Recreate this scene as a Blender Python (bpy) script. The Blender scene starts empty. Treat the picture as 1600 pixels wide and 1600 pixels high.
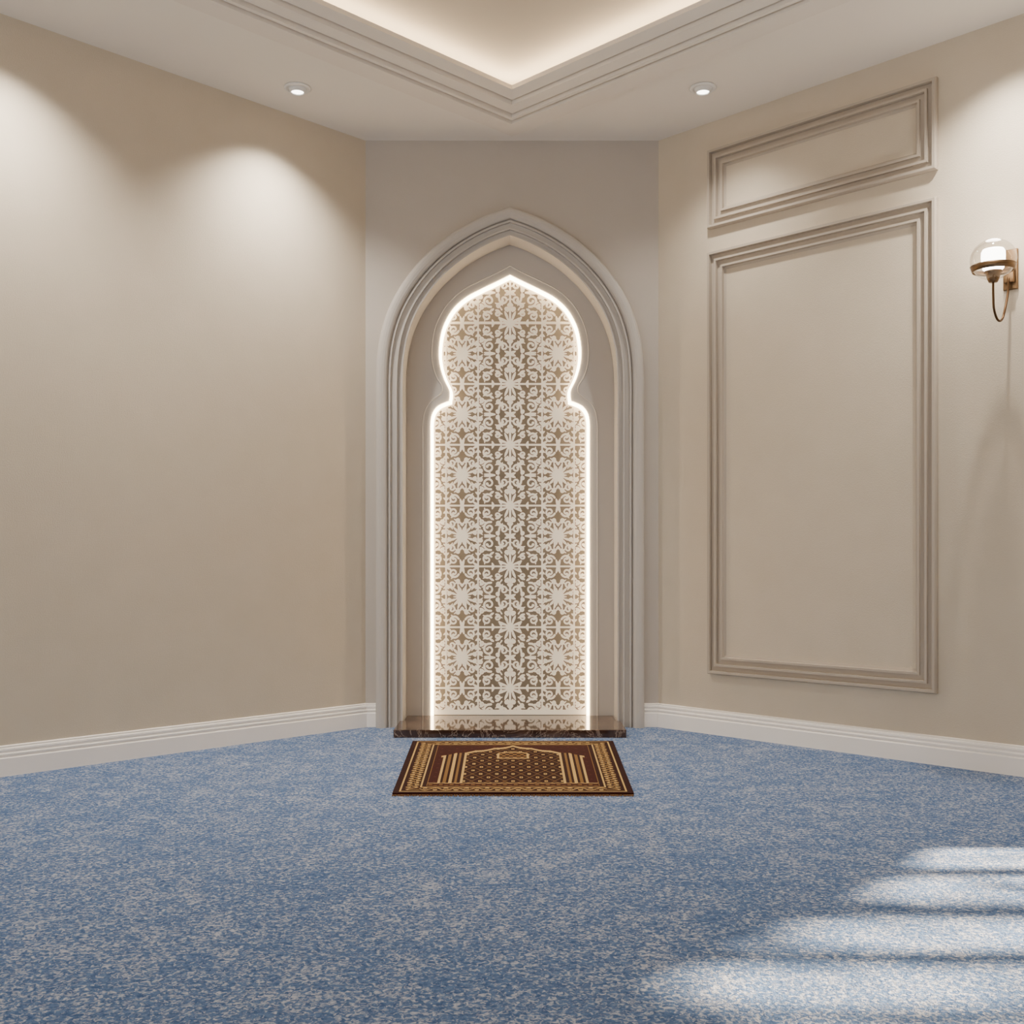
import bpy, bmesh, math, random
import numpy as np
from mathutils import Vector
random.seed(4)
F=1660.0; CH=0.843; HY=878.0; CX=797.0
YB=5.44; R2=math.sqrt(0.5)
scene=bpy.context.scene
COL=scene.collection

# ---------------------------------------------------------------- helpers
def new_obj(name,verts,faces,mat=None,smooth=False,parent=None):
    me=bpy.data.meshes.new(name)
    me.from_pydata([tuple(v) for v in verts],[],[tuple(f) for f in faces])
    me.update()
    ob=bpy.data.objects.new(name,me); COL.objects.link(ob)
    if mat: me.materials.append(mat)
    if smooth:
        for p in me.polygons: p.use_smooth=True
    if parent: ob.parent=parent
    return ob
def fix(ob,tri=False):
    bm=bmesh.new(); bm.from_mesh(ob.data)
    bmesh.ops.remove_doubles(bm,verts=bm.verts,dist=1e-6)
    bmesh.ops.recalc_face_normals(bm,faces=bm.faces)
    if tri: bmesh.ops.triangulate(bm,faces=bm.faces)
    bm.to_mesh(ob.data); bm.free()
def structure(ob): ob["kind"]="structure"; return ob
def tag(ob,label,cat,group=None):
    ob["label"]=label; ob["category"]=cat
    if group: ob["group"]=group
def empty(name,loc):
    e=bpy.data.objects.new(name,None); e.location=loc; e.empty_display_size=0.1
    COL.objects.link(e); return e
def adopt(ch,par):
    ch.parent=par; ch.matrix_parent_inverse=par.matrix_world.inverted()
def extrude_poly(name,pts2,fn,d0,d1,mat):
    q=[pts2[0]]
    for p in pts2[1:]:
        if math.hypot(p[0]-q[-1][0],p[1]-q[-1][1])>1e-5: q.append(p)
    pts2=q
    n=len(pts2)
    v=[fn(a,b,d0) for a,b in pts2]+[fn(a,b,d1) for a,b in pts2]
    f=[list(range(n)),list(range(2*n-1,n-1,-1))]
    f+=[[i,(i+1)%n,n+(i+1)%n,n+i] for i in range(n)]
    ob=new_obj(name,v,f,mat); fix(ob,True); return ob
def box_verts(fn,a0,a1,b0,b1,c0,c1,V,Fs):
    k=len(V)
    for a,b,c in [(a0,b0,c0),(a1,b0,c0),(a1,b1,c0),(a0,b1,c0),(a0,b0,c1),(a1,b0,c1),(a1,b1,c1),(a0,b1,c1)]:
        V.append(fn(a,b,c))
    for q in [(0,1,2,3),(4,7,6,5),(0,4,5,1),(1,5,6,2),(2,6,7,3),(3,7,4,0)]:
        Fs.append([k+i for i in q])
def catmull(P,n=8):
    out=[]
    for i in range(len(P)-1):
        p0=P[max(i-1,0)];p1=P[i];p2=P[i+1];p3=P[min(i+2,len(P)-1)]
        for k in range(n):
            t=k/n
            out.append(tuple(0.5*((2*p1[j])+(-p0[j]+p2[j])*t+(2*p0[j]-5*p1[j]+4*p2[j]-p3[j])*t*t+(-p0[j]+3*p1[j]-3*p2[j]+p3[j])*t**3) for j in range(2)))
    out.append(tuple(P[-1])); return out
def offset(path,d,sym=None):
    """offset to the right of travel direction; sym = x of the mirror line, kept uncrossed"""
    out=[];n=len(path)
    nr=[]
    for i in range(n-1):
        dx=path[i+1][0]-path[i][0];dz=path[i+1][1]-path[i][1];L=math.hypot(dx,dz) or 1e-9
        nr.append((dz/L,-dx/L))
    for i in range(n):
        a=nr[max(i-1,0)];b=nr[min(i,n-2)]
        m=(a[0]+b[0],a[1]+b[1]);L=math.hypot(*m) or 1e-9
        m=(m[0]/L,m[1]/L);c=max(m[0]*a[0]+m[1]*a[1],0.45)
        out.append((path[i][0]+m[0]*d/c,path[i][1]+m[1]*d/c))
    if sym is not None and n%2==1:
        h=n//2; L=out[:h+1]
        for i in range(len(L)//2,len(L)):
            if L[i][0]>sym-1e-6:
                a=L[i-1]; b=L[i]; t=(sym-a[0])/((b[0]-a[0]) or 1e-9)
                z=a[1]+(b[1]-a[1])*t
                for k in range(i,len(L)): L[k]=(sym,z)
                break
        out=L+[(2*sym-x,z) for x,z in reversed(L[:-1])]
    return out
def sweep(name,path,profile,mat,parent=None,smooth=False,sym=None):
    V=[];Fs=[];n=len(path)
    for d,y in profile:
        for x,z in offset(path,d,sym): V.append((x,y,max(z,0.0)))
    for i in range(len(profile)-1):
        for k in range(n-1):
            Fs.append([i*n+k,i*n+k+1,(i+1)*n+k+1,(i+1)*n+k])
    ob=new_obj(name,V,Fs,mat,smooth,None)
    if parent: adopt(ob,parent)
    return ob
def lathe(name,prof,center,mat,axis='Z',n=40,smooth=True):
    V=[];Fs=[]
    for r,z in prof:
        for k in range(n):
            a=2*math.pi*k/n
            V.append((center[0]+r*math.cos(a),center[1]+r*math.sin(a),center[2]+z))
    for i in range(len(prof)-1):
        for k in range(n):
            Fs.append([i*n+k,i*n+(k+1)%n,(i+1)*n+(k+1)%n,(i+1)*n+k])
    ob=new_obj(name,V,Fs,mat,smooth); fix(ob)
    if smooth:
        for p in ob.data.polygons: p.use_smooth=True
    return ob
def tube(name,pts,rad,mat,n=12):
    cu=bpy.data.curves.new(name,'CURVE'); cu.dimensions='3D'; cu.bevel_depth=rad; cu.bevel_resolution=4
    cu.use_fill_caps=True
    sp=cu.splines.new('POLY'); sp.points.add(len(pts)-1)
    for i,p in enumerate(pts): sp.points[i].co=(*p,1)
    tmp=bpy.data.objects.new(name+"_t",cu); COL.objects.link(tmp)
    dg=bpy.context.evaluated_depsgraph_get()
    me=bpy.data.meshes.new_from_object(tmp.evaluated_get(dg))
    bpy.data.objects.remove(tmp); me.name=name
    me.materials.clear(); me.materials.append(mat)
    for p in me.polygons: p.use_smooth=True
    ob=bpy.data.objects.new(name,me); COL.objects.link(ob); return ob

# ---------------------------------------------------------------- materials
def lin(c):
    return tuple(((v/255)/12.92 if v/255<=0.04045 else ((v/255+0.055)/1.055)**2.4) for v in c)+(1,)
def base(name,rgb,rough=0.6,spec=0.5,metal=0):
    m=bpy.data.materials.new(name); m.use_nodes=True
    b=m.node_tree.nodes["Principled BSDF"]
    b.inputs["Base Color"].default_value=lin(rgb); b.inputs["Roughness"].default_value=rough
    b.inputs["Metallic"].default_value=metal; b.inputs["Specular IOR Level"].default_value=spec
    return m,m.node_tree,b
def textured(name,c1,c2,scale,rough,bump=0.05,bscale=200,spec=0.3):
    m,nt,b=base(name,c1,rough,spec)
    tc=nt.nodes.new("ShaderNodeTexCoord"); n=nt.nodes.new("ShaderNodeTexNoise")
    n.inputs["Scale"].default_value=scale; n.inputs["Detail"].default_value=5
    nt.links.new(tc.outputs["Object"],n.inputs["Vector"])
    r=nt.nodes.new("ShaderNodeMix"); r.data_type='RGBA'
    r.inputs[6].default_value=lin(c1); r.inputs[7].default_value=lin(c2)
    nt.links.new(n.outputs[0],r.inputs[0]); nt.links.new(r.outputs[2],b.inputs["Base Color"])
    if bump>0:
        n2=nt.nodes.new("ShaderNodeTexNoise"); n2.inputs["Scale"].default_value=bscale; n2.inputs["Detail"].default_value=3
        nt.links.new(tc.outputs["Object"],n2.inputs["Vector"])
        bp=nt.nodes.new("ShaderNodeBump"); bp.inputs["Strength"].default_value=bump; bp.inputs["Distance"].default_value=0.003
        nt.links.new(n2.outputs[0],bp.inputs["Height"]); nt.links.new(bp.outputs[0],b.inputs["Normal"])
    return m
def emit(name,rgb,s):
    m=bpy.data.materials.new(name); m.use_nodes=True; nt=m.node_tree
    b=nt.nodes["Principled BSDF"]; b.inputs["Base Color"].default_value=(0.8,0.8,0.8,1)
    b.inputs["Emission Color"].default_value=rgb; b.inputs["Emission Strength"].default_value=s
    return m
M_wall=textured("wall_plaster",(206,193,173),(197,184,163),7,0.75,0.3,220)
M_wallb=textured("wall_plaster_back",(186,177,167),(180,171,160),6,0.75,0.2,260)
M_ceil=textured("ceiling_paint",(242,234,223),(240,232,220),4,0.8,0.0)
M_corn,_,_=base("cornice_paint",(236,227,215),0.9,0.0)
M_tray=textured("tray_paint",(202,190,172),(199,187,169),4,0.8,0.0)
M_mold,_,_=base("moulding_paint",(178,166,151),0.6,0.2)
M_frame,_,_=base("niche_paint",(188,181,173),0.6,0.25)
M_base=textured("baseboard_paint",(248,242,235),(246,239,231),8,0.4,0.0)
M_lat,_,bb=base("screen_white_glow",(243,230,209),0.5,0.3)
bb.inputs["Emission Color"].default_value=(1,0.82,0.60,1); bb.inputs["Emission Strength"].default_value=0.30  # self-glow added to the screen, standing in for light falling on it
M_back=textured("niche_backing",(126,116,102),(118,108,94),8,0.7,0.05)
bb=M_back.node_tree.nodes["Principled BSDF"]; bb.inputs["Emission Color"].default_value=(1,0.86,0.68,1); bb.inputs["Emission Strength"].default_value=0.045  # faint glow put into the backing to lift its dark centre
M_brass,_,_=base("antique_brass",(130,104,76),0.35,0.5,1.0)
M_white,_,_=base("white_enamel",(235,232,226),0.4)
M_led=emit("warm_led",(1.0,0.76,0.46,1),15)
M_cove=emit("cove_led",(1.0,0.84,0.60,1),44)
M_lens=emit("lamp_lens",(1.0,0.95,0.86,1),9)
M_bulb=emit("opal_bulb",(1.0,0.95,0.88,1),12)
for mm in (M_lens,M_bulb):
    try: mm.cycles.emission_sampling='NONE'
    except Exception: pass
m=bpy.data.materials.new("clear_glass"); m.use_nodes=True; nt=m.node_tree
for n_ in list(nt.nodes):
    if n_.type!='OUTPUT_MATERIAL': nt.nodes.remove(n_)
out=nt.nodes["Material Output"]; tr=nt.nodes.new("ShaderNodeBsdfTransparent"); gl=nt.nodes.new("ShaderNodeBsdfGlossy")
tr.inputs[0].default_value=(0.96,0.95,0.93,1); gl.inputs["Roughness"].default_value=0.03
lw=nt.nodes.new("ShaderNodeLayerWeight"); lw.inputs[0].default_value=0.18
mx=nt.nodes.new("ShaderNodeMixShader"); nt.links.new(lw.outputs["Facing"],mx.inputs[0])
nt.links.new(tr.outputs[0],mx.inputs[1]); nt.links.new(gl.outputs[0],mx.inputs[2]); nt.links.new(mx.outputs[0],out.inputs[0])
M_glass=m

# carpet
m,nt,b=base("blue_carpet",(90,120,165),0.95,0.1)
tc=nt.nodes.new("ShaderNodeTexCoord")
def noise(scale,detail=3,rough=0.5,dist=0):
    n=nt.nodes.new("ShaderNodeTexNoise"); n.inputs["Scale"].default_value=scale; n.inputs["Detail"].default_value=detail
    n.inputs["Roughness"].default_value=rough; n.inputs["Distortion"].default_value=dist
    nt.links.new(tc.outputs["Object"],n.inputs["Vector"]); return n
def math_(op,a,b_):
    n=nt.nodes.new("ShaderNodeMath"); n.operation=op
    for i,v in enumerate((a,b_)):
        if isinstance(v,(int,float)): n.inputs[i].default_value=v
        else: nt.links.new(v,n.inputs[i])
    return n.outputs[0]
def ramp(fac,stops):
    n=nt.nodes.new("ShaderNodeValToRGB"); nt.links.new(fac,n.inputs[0])
    el=n.color_ramp.elements
    while len(el)<len(stops): el.new(0.5)
    for e,(p,c) in zip(el,stops): e.position=p; e.color=c
    return n.outputs[0]
fine=noise(92,2,0.55,1.0); mid=noise(11,4,0.65); big=noise(2.6,2); dark=noise(70,2,0.5,0.5)
s=math_('ADD',fine.outputs[0],math_('MULTIPLY',math_('SUBTRACT',mid.outputs[0],0.5),0.36))
s=math_('ADD',s,math_('MULTIPLY',math_('SUBTRACT',big.outputs[0],0.5),0.12))
c1=ramp(dark.outputs[0],[(0.35,lin((72,98,140))),(0.65,lin((101,127,166)))])
fl=ramp(s,[(0.48,(0,0,0,1)),(0.67,(1,1,1,1))])
mixc=nt.nodes.new("ShaderNodeMix"); mixc.data_type='RGBA'; nt.links.new(fl,mixc.inputs[0]); nt.links.new(c1,mixc.inputs[6])
mixc.inputs[7].default_value=lin((184,189,202))
nt.links.new(mixc.outputs[2],b.inputs["Base Color"])
bp=nt.nodes.new("ShaderNodeBump"); bp.inputs["Strength"].default_value=0.8; bp.inputs["Distance"].default_value=0.01
pile=noise(130,3,0.7); nt.links.new(pile.outputs[0],bp.inputs["Height"]); nt.links.new(bp.outputs[0],b.inputs["Normal"])
M_carpet=m
# marble
m,nt,b=base("dark_marble",(60,40,32),0.06,0.6)
tc=nt.nodes.new("ShaderNodeTexCoord")
v1=noise(5,6,0.6,1.0); v2=noise(6,5,0.6,2.5)
cc=ramp(v1.outputs[0],[(0.3,lin((40,27,21))),(0.5,lin((66,47,38))),(0.7,lin((98,77,63)))])
ve=ramp(math_('ABSOLUTE',math_('SUBTRACT',v2.outputs[0],0.5),0),[(0.0,(1,1,1,1)),(0.018,(0,0,0,1))])
mx=nt.nodes.new("ShaderNodeMix"); mx.data_type='RGBA'; nt.links.new(math_('MULTIPLY',ve,0.6),mx.inputs[0]); nt.links.new(cc,mx.inputs[6])
mx.inputs[7].default_value=lin((172,148,128)); nt.links.new(mx.outputs[2],b.inputs["Base Color"])
M_marble=m

# ---------------------------------------------------------------- shell
Cc=1.44; RR=4.75   # room square: centre (0,1.44), half diagonal 4.75
def sq(R,z): return [(0,Cc+R,z),(R,Cc,z),(0,Cc-R,z),(-R,Cc,z)]
def ring(name,prof,mat):
    V=[];Fs=[]
    for R,z in prof: V+=sq(R,z)
    for i in range(len(prof)-1):
        for k in range(4): Fs.append([i*4+k,i*4+(k+1)%4,(i+1)*4+(k+1)%4,(i+1)*4+k])
    return structure(new_obj(name,V,Fs,mat))
fl_=structure(extrude_poly("floor",[(0,Cc+4.95),(4.95,Cc),(0,Cc-4.95),(-4.95,Cc)],lambda a,b,d:(a,b,d),0,-0.06,M_carpet))
ring("ceiling",[(4.95,3.0),(3.86,3.0),(3.86,3.02),(4.95,3.06)],M_ceil)
ring("trim_1",[(3.896,3.0),(3.896,2.980),(3.748,2.980),(3.748,3.008),(3.728,3.008),(3.728,2.990),(3.700,2.990),(3.700,3.020),(3.682,3.020),(3.682,3.004),(3.598,3.010),(3.598,3.040),(3.580,3.040),(3.580,3.026),(3.500,3.040),(3.500,3.060),(3.515,3.060),(3.515,3.050),(3.93,3.050)],M_corn)
ring("ceiling_tray",[(3.93,3.04),(3.93,3.08),(3.93,3.10),(3.86,3.14),(0.001,3.14)],M_tray)
cv=ring("cove_light_strip",[(3.650,3.052),(3.650,3.060),(3.625,3.060),(3.625,3.052)],M_cove)
del cv["kind"]; tag(cv,"warm white LED strip hidden in the recessed ceiling cove","light strip")

# back wall with arched opening
ctr=-0.010
ARCH=[(210,1139),(210,1000),(210,800),(210,650),(210,600),(208,556),(201,515),(187,475),(165,437),(137,403),(103,373),(67,350),(33,334),(0,323)]
DA=5.40
h=catmull([( -a*DA/F, CH+(HY-y)*DA/F) for a,y in ARCH],8)
h[0]=(h[0][0],0.0); h[-1]=(0.0,h[-1][1])
arch=[(x+ctr,z) for x,z in h]+[(-x+ctr,z) for x,z in reversed(h[:-1])]
hole=offset(arch,0.07,ctr); hole[0]=(hole[0][0],0); hole[-1]=(hole[-1][0],0)
wb=[(-0.85,0),(-0.85,3.05),(0.85,3.05),(0.85,0)]+[p for p in reversed(hole)]
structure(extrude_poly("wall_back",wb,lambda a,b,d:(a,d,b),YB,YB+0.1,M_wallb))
def LW(l,d,z): return (-0.75-R2*l+R2*d, YB-R2*l-R2*d, z)
def RW(l,d,z): return (0.75+R2*l-R2*d, YB-R2*l-R2*d, z)
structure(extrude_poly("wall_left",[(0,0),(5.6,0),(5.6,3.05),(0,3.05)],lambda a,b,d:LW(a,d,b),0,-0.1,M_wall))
def lx(X): return (X-0.75)/R2
op=[(3.07,0.0),(3.07,1.25),(3.19,1.42),(3.30,1.54),(3.51,1.80),(3.85,2.27),(4.14,2.66),(4.30,2.75),(4.60,2.75),(4.60,0.0)]
op=[(lx(a),z) for a,z in op]
rw=[(0,0),(0,3.05),(5.75,3.05),(5.75,0)]+list(reversed(op))
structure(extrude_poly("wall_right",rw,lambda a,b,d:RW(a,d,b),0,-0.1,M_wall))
structure(extrude_poly("wall_rear",[(0,0),(6.7,0),(6.7,3.05),(0,3.05)],lambda a,b,d:(4.75-R2*a+R2*d,1.44-R2*a-R2*d,b),0,0.1,M_wall))
V=[];Fs=[]
for Y,w in ((2.85,0.045),(2.53,0.055),(2.225,0.055),(1.93,0.05)):
    l=lx(6.19-Y); box_verts(lambda a,b,c:RW(a,b,c),l-w,l+w,-0.07,-0.03,0.0,2.9,V,Fs)
box_verts(lambda a,b,c:RW(a,b,c),op[0][0],op[-1][0],-0.08,-0.02,0.0,0.12,V,Fs)
wn=structure(new_obj("window_1",V,Fs,M_white))
# unseen leaves and stems added outside the window to break up the sunlight
rs=random.Random(11)
V=[];Fs=[]
for i in range(240):
    l=rs.uniform(op[0][0]-0.2,op[-1][0]+0.3); z=rs.uniform(0.5,3.3); d=-rs.uniform(0.3,0.7)
    c=Vector(RW(l,d,z)); a=Vector((rs.uniform(-1,1),rs.uniform(-1,1),rs.uniform(-.6,.6))).normalized()
    b_=a.cross(Vector((rs.uniform(-1,1),rs.uniform(-1,1),rs.uniform(-1,1)))).normalized()
    L=rs.uniform(0.06,0.12);W=L*0.35;k=len(V)
    V+=[c-a*L,c-a*L*.3+b_*W,c+a*L*.3+b_*W*.8,c+a*L,c+a*L*.3-b_*W*.8,c-a*L*.3-b_*W]
    Fs.append([k+j for j in range(6)])
for i in range(9):
    l=op[0][0]+i*0.26
    box_verts(lambda a,b,c:RW(a+0.05*math.sin(c*2+i),b,c),l-0.006,l+0.006,-0.66,-0.65,0.0,3.0,V,Fs)
M_leaf=textured("leaf_green",(70,98,52),(52,80,40),6,0.6,0.0)
sh=new_obj("leaf_shadow_caster",V,Fs,M_leaf); sh["kind"]="stuff"; tag(sh,"unseen leaves added outside the window to break up the sunlight","shadow caster")

# baseboards
BP=[(0,0),(0.020,0),(0.020,0.070),(0.017,0.074),(0.012,0.075),(0.012,0.080),(0.017,0.082),(0.017,0.088),(0.011,0.092),(0.010,0.098),(0.014,0.101),(0.013,0.108),(0.007,0.110),(0.007,0.117),(0.0,0.120)]
def baseboard(name,fn,l0,l1):
    V=[];Fs=[];n=len(BP)
    for l in (l0,l1): V+=[fn(l,d,z) for d,z in BP]
    for i in range(n-1): Fs.append([i,i+1,n+i+1,n+i])
    Fs.append(list(range(n))); Fs.append(list(range(2*n-1,n-1,-1)))
    ob=structure(new_obj(name,V,Fs,M_base)); fix(ob); return ob
baseboard("baseboard_left",LW,0.0,5.5)
baseboard("baseboard_right",RW,0.0,op[0][0]-0.02)
xl=arch[0][0]; xr=arch[-1][0]
V=[];Fs=[]
for a,b_ in ((-0.75,xl-0.001),(xr+0.001,0.75)):
    k=len(V);n=len(BP)
    for l in (a,b_): V+=[(l,YB-d,z) for d,z in BP]
    for i in range(n-1): Fs.append([k+i,k+i+1,k+n+i+1,k+n+i])
structure(new_obj("baseboard_back",V,Fs,M_base))

# wall panel mouldings on right wall
PM=[(0,0),(0,0.020),(0.004,0.029),(0.015,0.029),(0.017,0.008),(0.038,0.010),(0.039,0.023),(0.049,0.023),(0.051,0.006),(0.072,0.008),(0.073,0.018),(0.083,0.018),(0.085,0.003),(0.096,0.0)]
def panel(name,l0,l1,z0,z1):
    V=[];Fs=[];n=len(PM)
    for (sl,sz,bl,bz) in ((1,1,l0,z0),(1,-1,l0,z1),(-1,-1,l1,z1),(-1,1,l1,z0)):
        V+=[RW(bl+sl*o,p,bz+sz*o) for o,p in PM]
    for k in range(4):
        for i in range(n-1):
            a=k*n;b=((k+1)%4)*n
            Fs.append([a+i,b+i,b+i+1,a+i+1])
    ob=structure(new_obj(name,V,Fs,M_mold)); fix(ob); return ob
def lpx(x): 
    s=(x-800)/F; return ((5.44*s-0.75)/(1+s))/R2
panel("trim_2",lpx(1109),lpx(1466),0.296,2.358)
panel("trim_3",lpx(1109),lpx(1466),2.473,2.857)

# ---------------------------------------------------------------- mihrab
mih=empty("prayer_niche",(ctr,YB,0)); bpy.context.view_layer.update()
tag(mih,"taupe pointed-arch prayer niche with backlit white arabesque lattice screen","prayer niche")
FP=[(0,YB),(0,5.404),(0.003,5.396),(0.009,5.389),(0.018,5.385),(0.030,5.384),(0.042,5.386),(0.051,5.391),(0.057,5.398),(0.059,5.412),(0.066,5.413),(0.067,5.398),(0.074,5.398),(0.076,5.412),(0.099,5.416),(0.100,5.402),(0.108,5.402),(0.110,5.418),(0.128,5.422),(0.129,5.410),(0.136,5.410),(0.138,5.44),(0.138,5.572)]
sweep("arch_frame",arch,FP,M_frame,mih,sym=ctr)
KH=[(124,1117),(124,1000),(124,800),(124,690),(124,662),(121,646),(113,635),(101,629),(95,627)]
KH2=[(95,626),(94,618),(95,609),(103,592),(109,572),(111,550),(108,524),(101,503),(88,482),(69,465),(45,452),(20,440),(0,430)]
DK=5.57
def half(P,n=6): return catmull([(-a*DK/F,CH+(HY-y)*DK/F) for a,y in P],n)
def full(k1):
    k1[0]=(k1[0][0],0.0); k1[-1]=(0.0,k1[-1][1])
    o=[k1[0]]
    for p in k1[1:-1]:
        if math.hypot(p[0]-o[-1][0],p[1]-o[-1][1])>0.0015: o.append(p)
    o.append(k1[-1])
    return [(x+ctr,z) for x,z in o]+[(-x+ctr,z) for x,z in reversed(o[:-1])]
key=full(half(KH)+half(KH2))
KO=[(137,1117),(137,1000),(137,800),(137,690),(137,665),(134,644),(126,629),(113,619),(107,613),(107,603),(115,590),(121,572),(123,550),(120,522),(112,498),(98,475),(77,455),(50,440),(22,427),(0,415)]
keyo=full(half(KO))
bo=offset(arch,0.130,ctr); bo[0]=(bo[0][0],0);bo[-1]=(bo[-1][0],0)
bd=extrude_poly("niche_board",bo+list(reversed(key)),lambda a,b,d:(a,d,b),DK,DK+0.02,M_frame); adopt(bd,mih)
sweep("screen_border",keyo,[(-0.004,DK+0.001),(-0.003,DK-0.002),(0.0,DK-0.003),(0.003,DK-0.002),(0.005,DK+0.001)],M_frame,mih,sym=ctr)
ls=sweep("edge_light_strip",key,[(-0.0005,DK-0.0005),(-0.0005,DK-0.004),(0.0015,DK-0.005),(0.0015,DK+0.042),(0.013,DK+0.042)],M_led,mih,sym=ctr); ls["label"]="warm glowing LED edge strip"
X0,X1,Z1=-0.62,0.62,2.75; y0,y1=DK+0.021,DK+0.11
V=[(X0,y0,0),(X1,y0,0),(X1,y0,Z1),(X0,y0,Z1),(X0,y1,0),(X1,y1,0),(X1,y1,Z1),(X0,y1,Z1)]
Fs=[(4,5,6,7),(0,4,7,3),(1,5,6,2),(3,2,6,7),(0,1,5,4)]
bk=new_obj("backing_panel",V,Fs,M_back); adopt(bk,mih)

# lattice by marching squares
DL=5.60; cell=0.85
xs=np.arange(-121.55,121.56,cell); ys=np.arange(428,1119.01,cell)
Xg,Yg=np.meshgrid(xs,ys,indexing='ij')
A=np.abs(Xg)
P1,P2=75.0,47.5
def fold(v,p): 
    m=np.mod(v,2*p); return np.where(m>p,2*p-m,m)
U=fold(A,P1); Vv=fold(Yg-1075,P2)
f=np.full(U.shape,-99.0)
def seg(ax,ay,bx,by,r0,r1,bulge=0):
    global f
    dx,dy=bx-ax,by-ay; L=dx*dx+dy*dy
    t=np.clip(((U-ax)*dx+(Vv-ay)*dy)/L,0,1)
    d=np.hypot(U-ax-t*dx,Vv-ay-t*dy)
    r=r0+(r1-r0)*t+bulge*np.sin(np.pi*t)
    f=np.maximum(f,r-d)
def poly(pts,r0,r1):
    n=len(pts)-1
    for i in range(n):
        seg(*pts[i],*pts[i+1],r0+(r1-r0)*i/n,r0+(r1-r0)*(i+1)/n)
def spiral(cx,cy,ra,rb,a0,turns,w0,w1,s=1,n=16,lobes=(3,7)):
    pts=[]
    for i in range(n+1):
        t=i/n;a=a0+s*turns*2*math.pi*t;r=ra+(rb-ra)*t**0.8
        pts.append((cx+r*math.cos(a),cy+r*math.sin(a)))
    poly(pts,w0,w1)
    for i in lobes:
        p=pts[i]; a=a0+s*turns*2*math.pi*i/n+0.6*s
        seg(p[0],p[1],p[0]+4*math.cos(a),p[1]+4*math.sin(a),1.3,0.4)
    global f
    e=pts[-1]; f=np.maximum(f,w1+1.0-np.hypot(U-e[0],Vv-e[1]))
th=np.arctan2(Vv,U); rr=np.hypot(U,Vv)
f=np.maximum(f,(9.0+4.0*np.cos(12*th))-rr)
th=np.arctan2(P2-Vv,P1-U); rr=np.hypot(P1-U,P2-Vv)
f=np.maximum(f,(11.0+3*np.cos(18*th))-rr)
f=np.maximum(f,1.4-U); f=np.maximum(f,1.1-np.abs(U-50)); f=np.maximum(f,1.2-Vv)
for ang,L in ((25,20),(65,20)):
    a=math.radians(ang); seg(8*math.cos(a),8*math.sin(a),L*math.cos(a),L*math.sin(a),0.6,0.5,1.3)
for ang,L in ((20,20),(45,19),(70,20)):
    a=math.radians(ang); seg(75-10*math.cos(a),47.5-10*math.sin(a),75-L*math.cos(a),47.5-L*math.sin(a),0.6,0.5,1.1)
spiral(33,35,10,3,-1.9,1.25,1.5,1.1,1)
spiral(10,37,7.5,2.2,0.2,1.15,1.4,1.05,-1)
spiral(36,11,8,2.3,2.6,1.25,1.4,1.05,-1)
spiral(62,10,8,2.3,0.3,1.25,1.4,1.05,1)
spiral(59,28,6.5,2,3.0,1.1,1.3,1.0,-1)
spiral(20,15,5.5,1.7,1.2,1.1,1.2,0.95,1,12,(3,))
spiral(18,27,4.4,1.4,2.6,1.0,1.1,0.9,-1,12,(3,))
spiral(6,22,4.0,1.3,4.2,0.9,1.1,0.9,-1,10,(3,))
spiral(45,25,4.4,1.4,1.2,1.0,1.1,0.9,1,12,(3,))
spiral(69,23,4.0,1.3,1.4,0.9,1.1,0.9,1,10,(3,))
spiral(46,40,4.0,1.3,0.0,0.9,1.1,0.9,1,10,(3,))
spiral(56,42,3.6,1.2,2.0,0.9,1.0,0.9,1,10,(3,))
spiral(20,43,3.4,1.2,2.0,0.9,1.0,0.9,1,10,(3,))
seg(13,21,15,24,1.0,0.9); seg(0,47.5,8,44,1.2,0.8,1.0); seg(24,47.5,40,46,1.1,0.8,0.8); seg(26,22,31,19,0.9,0.8,0.8)
seg(50,0,56,5,1.6,.9,0.5); seg(75,0,72,10,1.8,.9,0.5); seg(26,0,28,5,1.4,0.8,0.5); seg(75,31,72,26,1.2,.8,.5); seg(0,31,4,28,1.3,.8,.5); seg(14,3,17,9,1.2,.8,.6)
for vy in (9,18,32):
    seg(50,vy,54,vy+3,1.0,0.5,0.7); seg(50,vy,46,vy+3,1.0,0.5,0.7)
f=f+0.15
inset=4.6
okey=offset(key,inset*DL/F,ctr)
op_=np.array([((x-ctr)*F/DL, HY-(z-CH)*F/DL) for x,z in okey]); op_[0,1]=1130; op_[-1,1]=1130
inside=np.zeros(U.shape,bool); dist=np.full(U.shape,1e9)
n=len(op_)
for i in range(n):
    x1,y1_=op_[i];x2,y2_=op_[(i+1)%n]
    if y1_!=y2_:
        c=((y1_>Yg)!=(y2_>Yg))&(Xg<(x2-x1)*(Yg-y1_)/(y2_-y1_)+x1); inside^=c
    dx,dy=x2-x1,y2_-y1_;L=dx*dx+dy*dy+1e-9
    t=np.clip(((Xg-x1)*dx+(Yg-y1_)*dy)/L,0,1); dist=np.minimum(dist,np.hypot(Xg-x1-t*dx,Yg-y1_-t*dy))
sd=np.where(inside,dist,-dist)
sd=np.minimum(sd,1116.5-Yg)
f=np.maximum(f,1.0-np.abs(sd-1.0)); f=np.maximum(f,Yg-1109)
f=np.minimum(f,sd)
vid={};verts=[];faces=[]
nx,ny=f.shape
fl2=f.tolist(); xl_=xs.tolist(); yl_=ys.tolist()
def addv(k,x,y):
    if k not in vid:
        vid[k]=len(verts); verts.append((x*DL/F+ctr,DL,CH+(HY-y)*DL/F))
    return vid[k]
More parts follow.
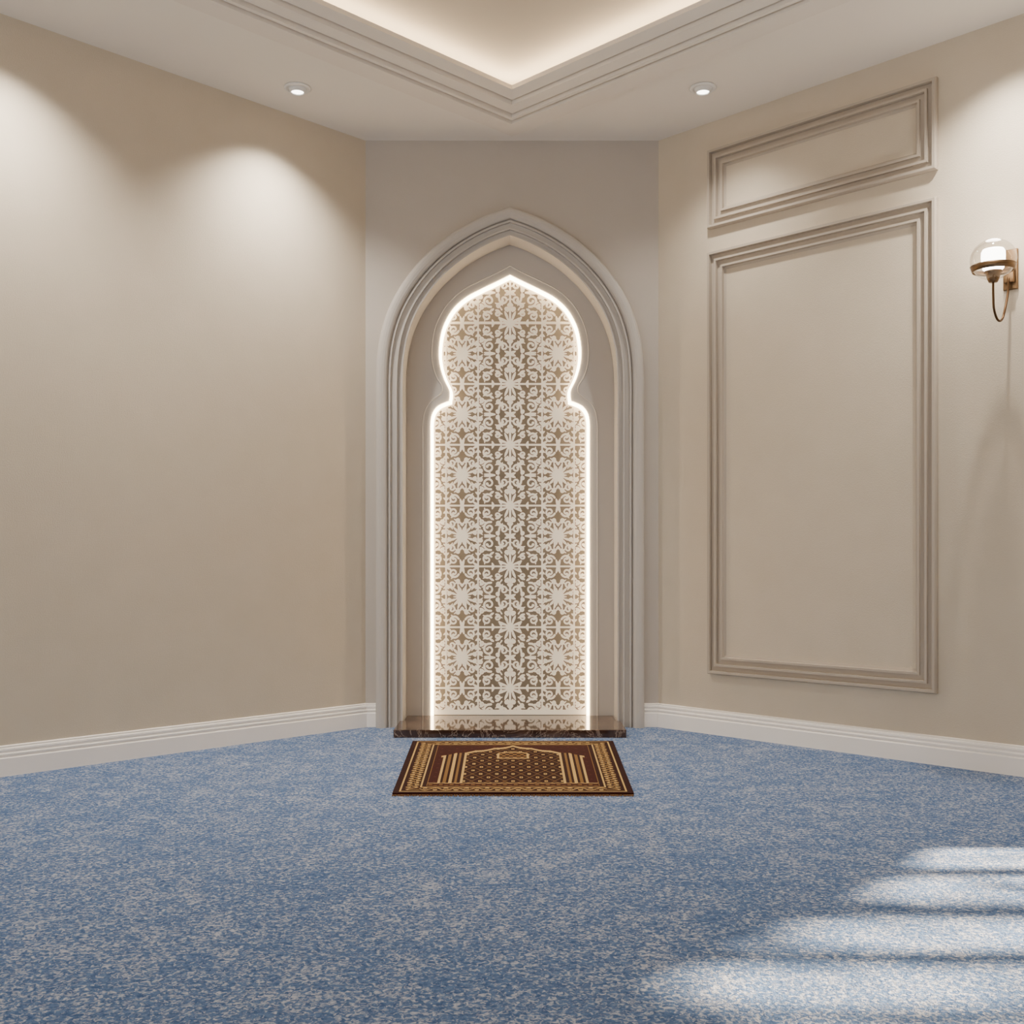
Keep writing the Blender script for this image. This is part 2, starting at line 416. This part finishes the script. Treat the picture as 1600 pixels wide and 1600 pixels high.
for i in range(nx-1):
    r0=fl2[i];r1=fl2[i+1]
    for j in range(ny-1):
        a,b1,c,d=r0[j],r1[j],r1[j+1],r0[j+1]
        if a<=0 and b1<=0 and c<=0 and d<=0: continue
        cs=((i,j,a),(i+1,j,b1),(i+1,j+1,c),(i,j+1,d)); pl=[]
        for q in range(4):
            i0,j0,v0=cs[q];i1,j1,v1_=cs[(q+1)%4]
            if v0>0: pl.append(addv((i0,j0),xl_[i0],yl_[j0]))
            if (v0>0)!=(v1_>0):
                t=v0/(v0-v1_)
                k=(i0,j0,i1,j1) if (i0,j0)<(i1,j1) else (i1,j1,i0,j0)
                pl.append(addv(k,xl_[i0]+(xl_[i1]-xl_[i0])*t,yl_[j0]+(yl_[j1]-yl_[j0])*t))
        if len(pl)>2: faces.append(pl)
lat=new_obj("lattice_screen",verts,faces,M_lat); adopt(lat,mih)
sm=lat.modifiers.new("thick",'SOLIDIFY'); sm.thickness=0.008; sm.offset=0
lat["label"]="white carved arabesque lattice screen"

# marble step
st=[(-0.558,5.09),(0.558,5.09),(0.558,5.383),(0.538,5.383),(0.538,5.565),(-0.538,5.565),(-0.538,5.383),(-0.558,5.383)]
ms=extrude_poly("marble_step",[(a+ctr,b) for a,b in st],lambda a,b,d:(a,b,d),0.0,0.038,M_marble)
bv=ms.modifiers.new("b",'BEVEL'); bv.width=0.003; bv.segments=2; bv.limit_method='ANGLE'
tag(ms,"polished dark brown marble slab step at the niche foot","step")

# ---------------------------------------------------------------- rug
def rug_color(u,v):
    dk=(40,11,9); dk2=(54,15,12); gold=(186,152,92); gold2=(120,88,48); br=(74,34,24)
    W=0.92;Lr=1.13
    x=(u-0.5)*W; y=v*Lr
    e=min(u*W,(1-u)*W,y,Lr-y)
    if e<0.024: return dk
    if e<0.031: return gold
    if e<0.039: return dk
    if e<0.098:
        s=(x if (y<0.105 or y>Lr-0.105) and abs(x)<W/2-0.1 else y)
        m=(e-0.0685)/0.029
        w=math.sin(s*2*math.pi/0.08)
        if abs(m-0.6*w)<0.17: return gold
        q=((s/0.04)%1-0.5)
        if q*q*4+(m+0.55*w)**2*2<0.22: return gold
        return gold2 if abs(math.sin(s*200)+m*1.3)<0.12 else dk
    if e<0.105: return gold
    if e<0.121: return dk
    if e<0.125: return gold2
    xi=abs(x); bot=0.125
    if y<bot+0.045:
        return gold2 if (math.sin(x*150)*math.sin(y*140)>0.35) else dk2
    if y<bot+0.053: return gold
    ya=0.985-0.80*xi-0.018*abs(math.sin(xi*38))
    if 0.200<xi<0.300 and y<min(ya+0.02,0.82):
        fr=(xi-0.200)/0.100
        k=int(fr*9)
        return gold if k in (0,4,8) else (gold2 if k in (2,6) else dk)
    if xi<0.31 and abs(y-ya)<0.018: return gold
    if y>ya or xi>=0.300:
        return dk2 if (math.sin(x*95)*math.sin(y*70)<0.9) else br
    my=0.68; mh=0.10+0.06*math.sqrt(max(0,1-(xi/0.07)**2))
    if xi<0.07 and my<y<my+mh:
        if xi>0.060 or y<my+0.014 or y>my+mh-0.016: return gold
        return gold2 if (math.sin(x*200)*math.sin(y*100)>0.0) else dk
    p=(x/0.066+y/0.14); q=(x/0.066-y/0.14)
    a=abs((p%1)-0.5); b=abs((q%1)-0.5)
    if a+b<0.07: return dk
    if a+b<0.19: return gold
    if a>0.47 or b>0.47: return gold2
    return dk
NU,NV=280,280
rf=0.436; rb=0.467
yf,yb=3.835,4.955
rx=0.004
V=[];Fs=[];cols=[]
for j in range(NV+1):
    v=j/NV
    for i in range(NU+1):
        u=i/NU; hw=rf+(rb-rf)*v
        V.append((rx+(2*u-1)*hw,yf+(yb-yf)*v,0.009))
for j in range(NV):
    for i in range(NU):
        a=j*(NU+1)+i; Fs.append((a,a+1,a+NU+2,a+NU+1)); cols.append(rug_color((i+0.5)/NU,(j+0.5)/NV))
def skirt(lst):
    k=len(V)
    for q in lst: V.append((V[q][0],V[q][1],0.0))
    for t in range(len(lst)-1):
        Fs.append((lst[t],k+t,k+t+1,lst[t+1])); cols.append((44,14,10))
skirt([i for i in range(NU+1)]); skirt([(NU+1)*NV+i for i in range(NU+1)])
skirt([j*(NU+1) for j in range(NV+1)]); skirt([j*(NU+1)+NU for j in range(NV+1)])
m,nt,b=base("rug_wool",(60,20,14),0.9,0.15)
at=nt.nodes.new("ShaderNodeVertexColor"); at.layer_name="weave"; nt.links.new(at.outputs[0],b.inputs["Base Color"])
tc=nt.nodes.new("ShaderNodeTexCoord"); bp=nt.nodes.new("ShaderNodeBump"); bp.inputs["Strength"].default_value=0.4; bp.inputs["Distance"].default_value=0.003
pile=noise(300,2); nt.links.new(pile.outputs[0],bp.inputs["Height"]); nt.links.new(bp.outputs[0],b.inputs["Normal"])
rug=empty("prayer_rug",(rx,yf,0)); bpy.context.view_layer.update()
tag(rug,"dark maroon prayer rug with gold arch pattern and floral border","rug")
body=new_obj("rug_body",V,Fs,m)
ca=body.data.color_attributes.new("weave",'FLOAT_COLOR','CORNER')
arr=[]
for p,c in zip(body.data.polygons,cols):
    lc=lin(c); arr+=list(lc)*p.loop_total
ca.data.foreach_set("color",arr)
adopt(body,rug)
M_fr,_,_=base("rug_fringe",(120,88,60),0.9,0.1)
for (y_,hw,s) in ((yf,rf,-1),(yb,rb,1)):
    V=[];Fs=[];nF=150
    for i in range(nF):
        x=rx-hw+2*hw*(i+0.5)/nF; j=random.uniform(-0.003,0.003); L=0.016+random.uniform(-.003,.003)
        box_verts(lambda a,b,c:(a+(j if abs(b-y_)>0.01 else 0),b,c),x-0.0017,x+0.0017,min(y_,y_+s*L),max(y_,y_+s*L),0.0,0.004,V,Fs)
    fr=new_obj("fringe",V,Fs,M_fr); fr["kind"]="stuff"; adopt(fr,rug)

# ---------------------------------------------------------------- downlights
SPOT=130
def make_down(x,y,power):
    z=3.0
    e=empty("ceiling_downlight",(x,y,z)); bpy.context.view_layer.update()
    rg=lathe("trim_ring",[(0.050,0.0),(0.060,-0.001),(0.061,-0.005),(0.056,-0.009),(0.046,-0.010),(0.043,-0.006),(0.040,-0.006),(0.038,-0.014),(0.034,-0.022),(0.029,-0.024),(0.028,-0.018)],(x,y,z),M_white)
    ln=lathe("lens",[(0.0,-0.018),(0.012,-0.018),(0.028,-0.018)],(x,y,z),M_lens)
    adopt(rg,e); adopt(ln,e); ln["label"]="glowing white lens"
    tag(e,"round white recessed ceiling downlight, lit","ceiling light","ceiling downlights")
    L=bpy.data.lights.new("downlight_beam",'SPOT'); L.energy=power; L.spot_size=math.radians(118); L.spot_blend=1.0
    L.color=(1.0,0.93,0.84); L.shadow_soft_size=0.03
    lo=bpy.data.objects.new("downlight_beam",L); lo.location=(x,y,z-0.03); COL.objects.link(lo); adopt(lo,e)
make_down(-0.975,4.83,SPOT*1.15); make_down(0.868,4.83,SPOT*0.42)
make_down(-1.83,3.95,SPOT*1.2); make_down(1.80,3.97,SPOT*1.2)

# ---------------------------------------------------------------- sconce
l_=1.229/R2; zc=2.005
base_p=RW(l_,0,zc)
sc=empty("wall_sconce",base_p); bpy.context.view_layer.update()
tag(sc,"antique brass wall sconce with clear glass globe and glowing bulb","wall lamp")
V=[];Fs=[]
box_verts(lambda a,b,c:RW(a,b,c),l_-0.028,l_+0.028,0.0,0.012,zc-0.085,zc+0.075,V,Fs)
box_verts(lambda a,b,c:RW(a,b,c),l_-0.02,l_+0.02,0.012,0.03,zc-0.06,zc+0.0,V,Fs)
pl=new_obj("back_plate",V,Fs,M_brass); fix(pl); bv=pl.modifiers.new("b",'BEVEL'); bv.width=0.003; bv.segments=2; adopt(pl,sc)
dg_=0.185; gc=RW(l_,dg_,zc)
gR=0.084
prof=[]
for i in range(0,27):
    a=math.radians(-90+ i*(168/26)); prof.append((gR*math.cos(a),gR*0.92*math.sin(a)))
prof[0]=(0.012,prof[0][1])
g=lathe("glass_globe",prof,gc,M_glass); adopt(g,sc); g["label"]="clear glass globe shade"
band=lathe("brass_band",[(gR*0.87,-0.046),(gR*0.895,-0.046),(gR*0.99,-0.024),(gR*0.965,-0.024),(gR*0.87,-0.046)],gc,M_brass); adopt(band,sc)
cup=lathe("socket",[(0.0,-0.088),(0.016,-0.088),(0.020,-0.080),(0.024,-0.070),(0.026,-0.056),(0.034,-0.050),(0.034,-0.046),(0.0,-0.046)],gc,M_brass); adopt(cup,sc)
bp_=[(0.0,-0.045),(0.030,-0.044),(0.038,-0.036),(0.042,-0.014),(0.044,0.010),(0.043,0.028),(0.038,0.038),(0.02,0.042),(0.0,0.043)]
bu=lathe("bulb",bp_,gc,M_bulb); adopt(bu,sc); bu["label"]="glowing opal bulb"
pts=[]
zb=zc-0.225
ctrl=[(dg_,zc-0.085),(dg_,zc-0.13),(dg_-0.008,zc-0.19),(dg_-0.045,zb),(dg_-0.09,zb+0.01),(0.06,zc-0.16),(0.035,zc-0.10),(0.03,zc-0.05),(0.02,zc-0.03)]
for d,z in catmull(ctrl,8): pts.append(RW(l_,d,z))
M_bronze,_,_=base("dark_bronze",(92,68,46),0.4,0.5,1.0)
arm=tube("curved_arm",pts,0.0045,M_bronze); adopt(arm,sc)
L=bpy.data.lights.new("bulb_light",'POINT'); L.energy=3; L.color=(1,0.9,0.78); L.shadow_soft_size=0.05
lo=bpy.data.objects.new("bulb_light",L); lo.location=(gc[0],gc[1],gc[2]+0.13); COL.objects.link(lo); adopt(lo,sc)

# ---------------------------------------------------------------- lights
S=bpy.data.lights.new("sun",'SUN'); S.energy=44; S.angle=math.radians(1.8); S.color=(1,0.80,0.57)
so=bpy.data.objects.new("sun",S); so.rotation_euler=Vector((-1,0,-0.69)).to_track_quat('-Z','Y').to_euler(); COL.objects.link(so)
w=bpy.data.worlds.new("world"); scene.world=w; w.use_nodes=True
w.node_tree.nodes["Background"].inputs[0].default_value=(1.0,0.955,0.90,1); w.node_tree.nodes["Background"].inputs[1].default_value=2.0

cam=bpy.data.cameras.new("camera"); cam.lens=36*F/1600; cam.sensor_width=36; cam.shift_y=78/1600; cam.clip_start=0.05
co=bpy.data.objects.new("camera",cam); co.location=(0,0,CH); co.rotation_euler=(math.pi/2,0,0); COL.objects.link(co)
scene.camera=co
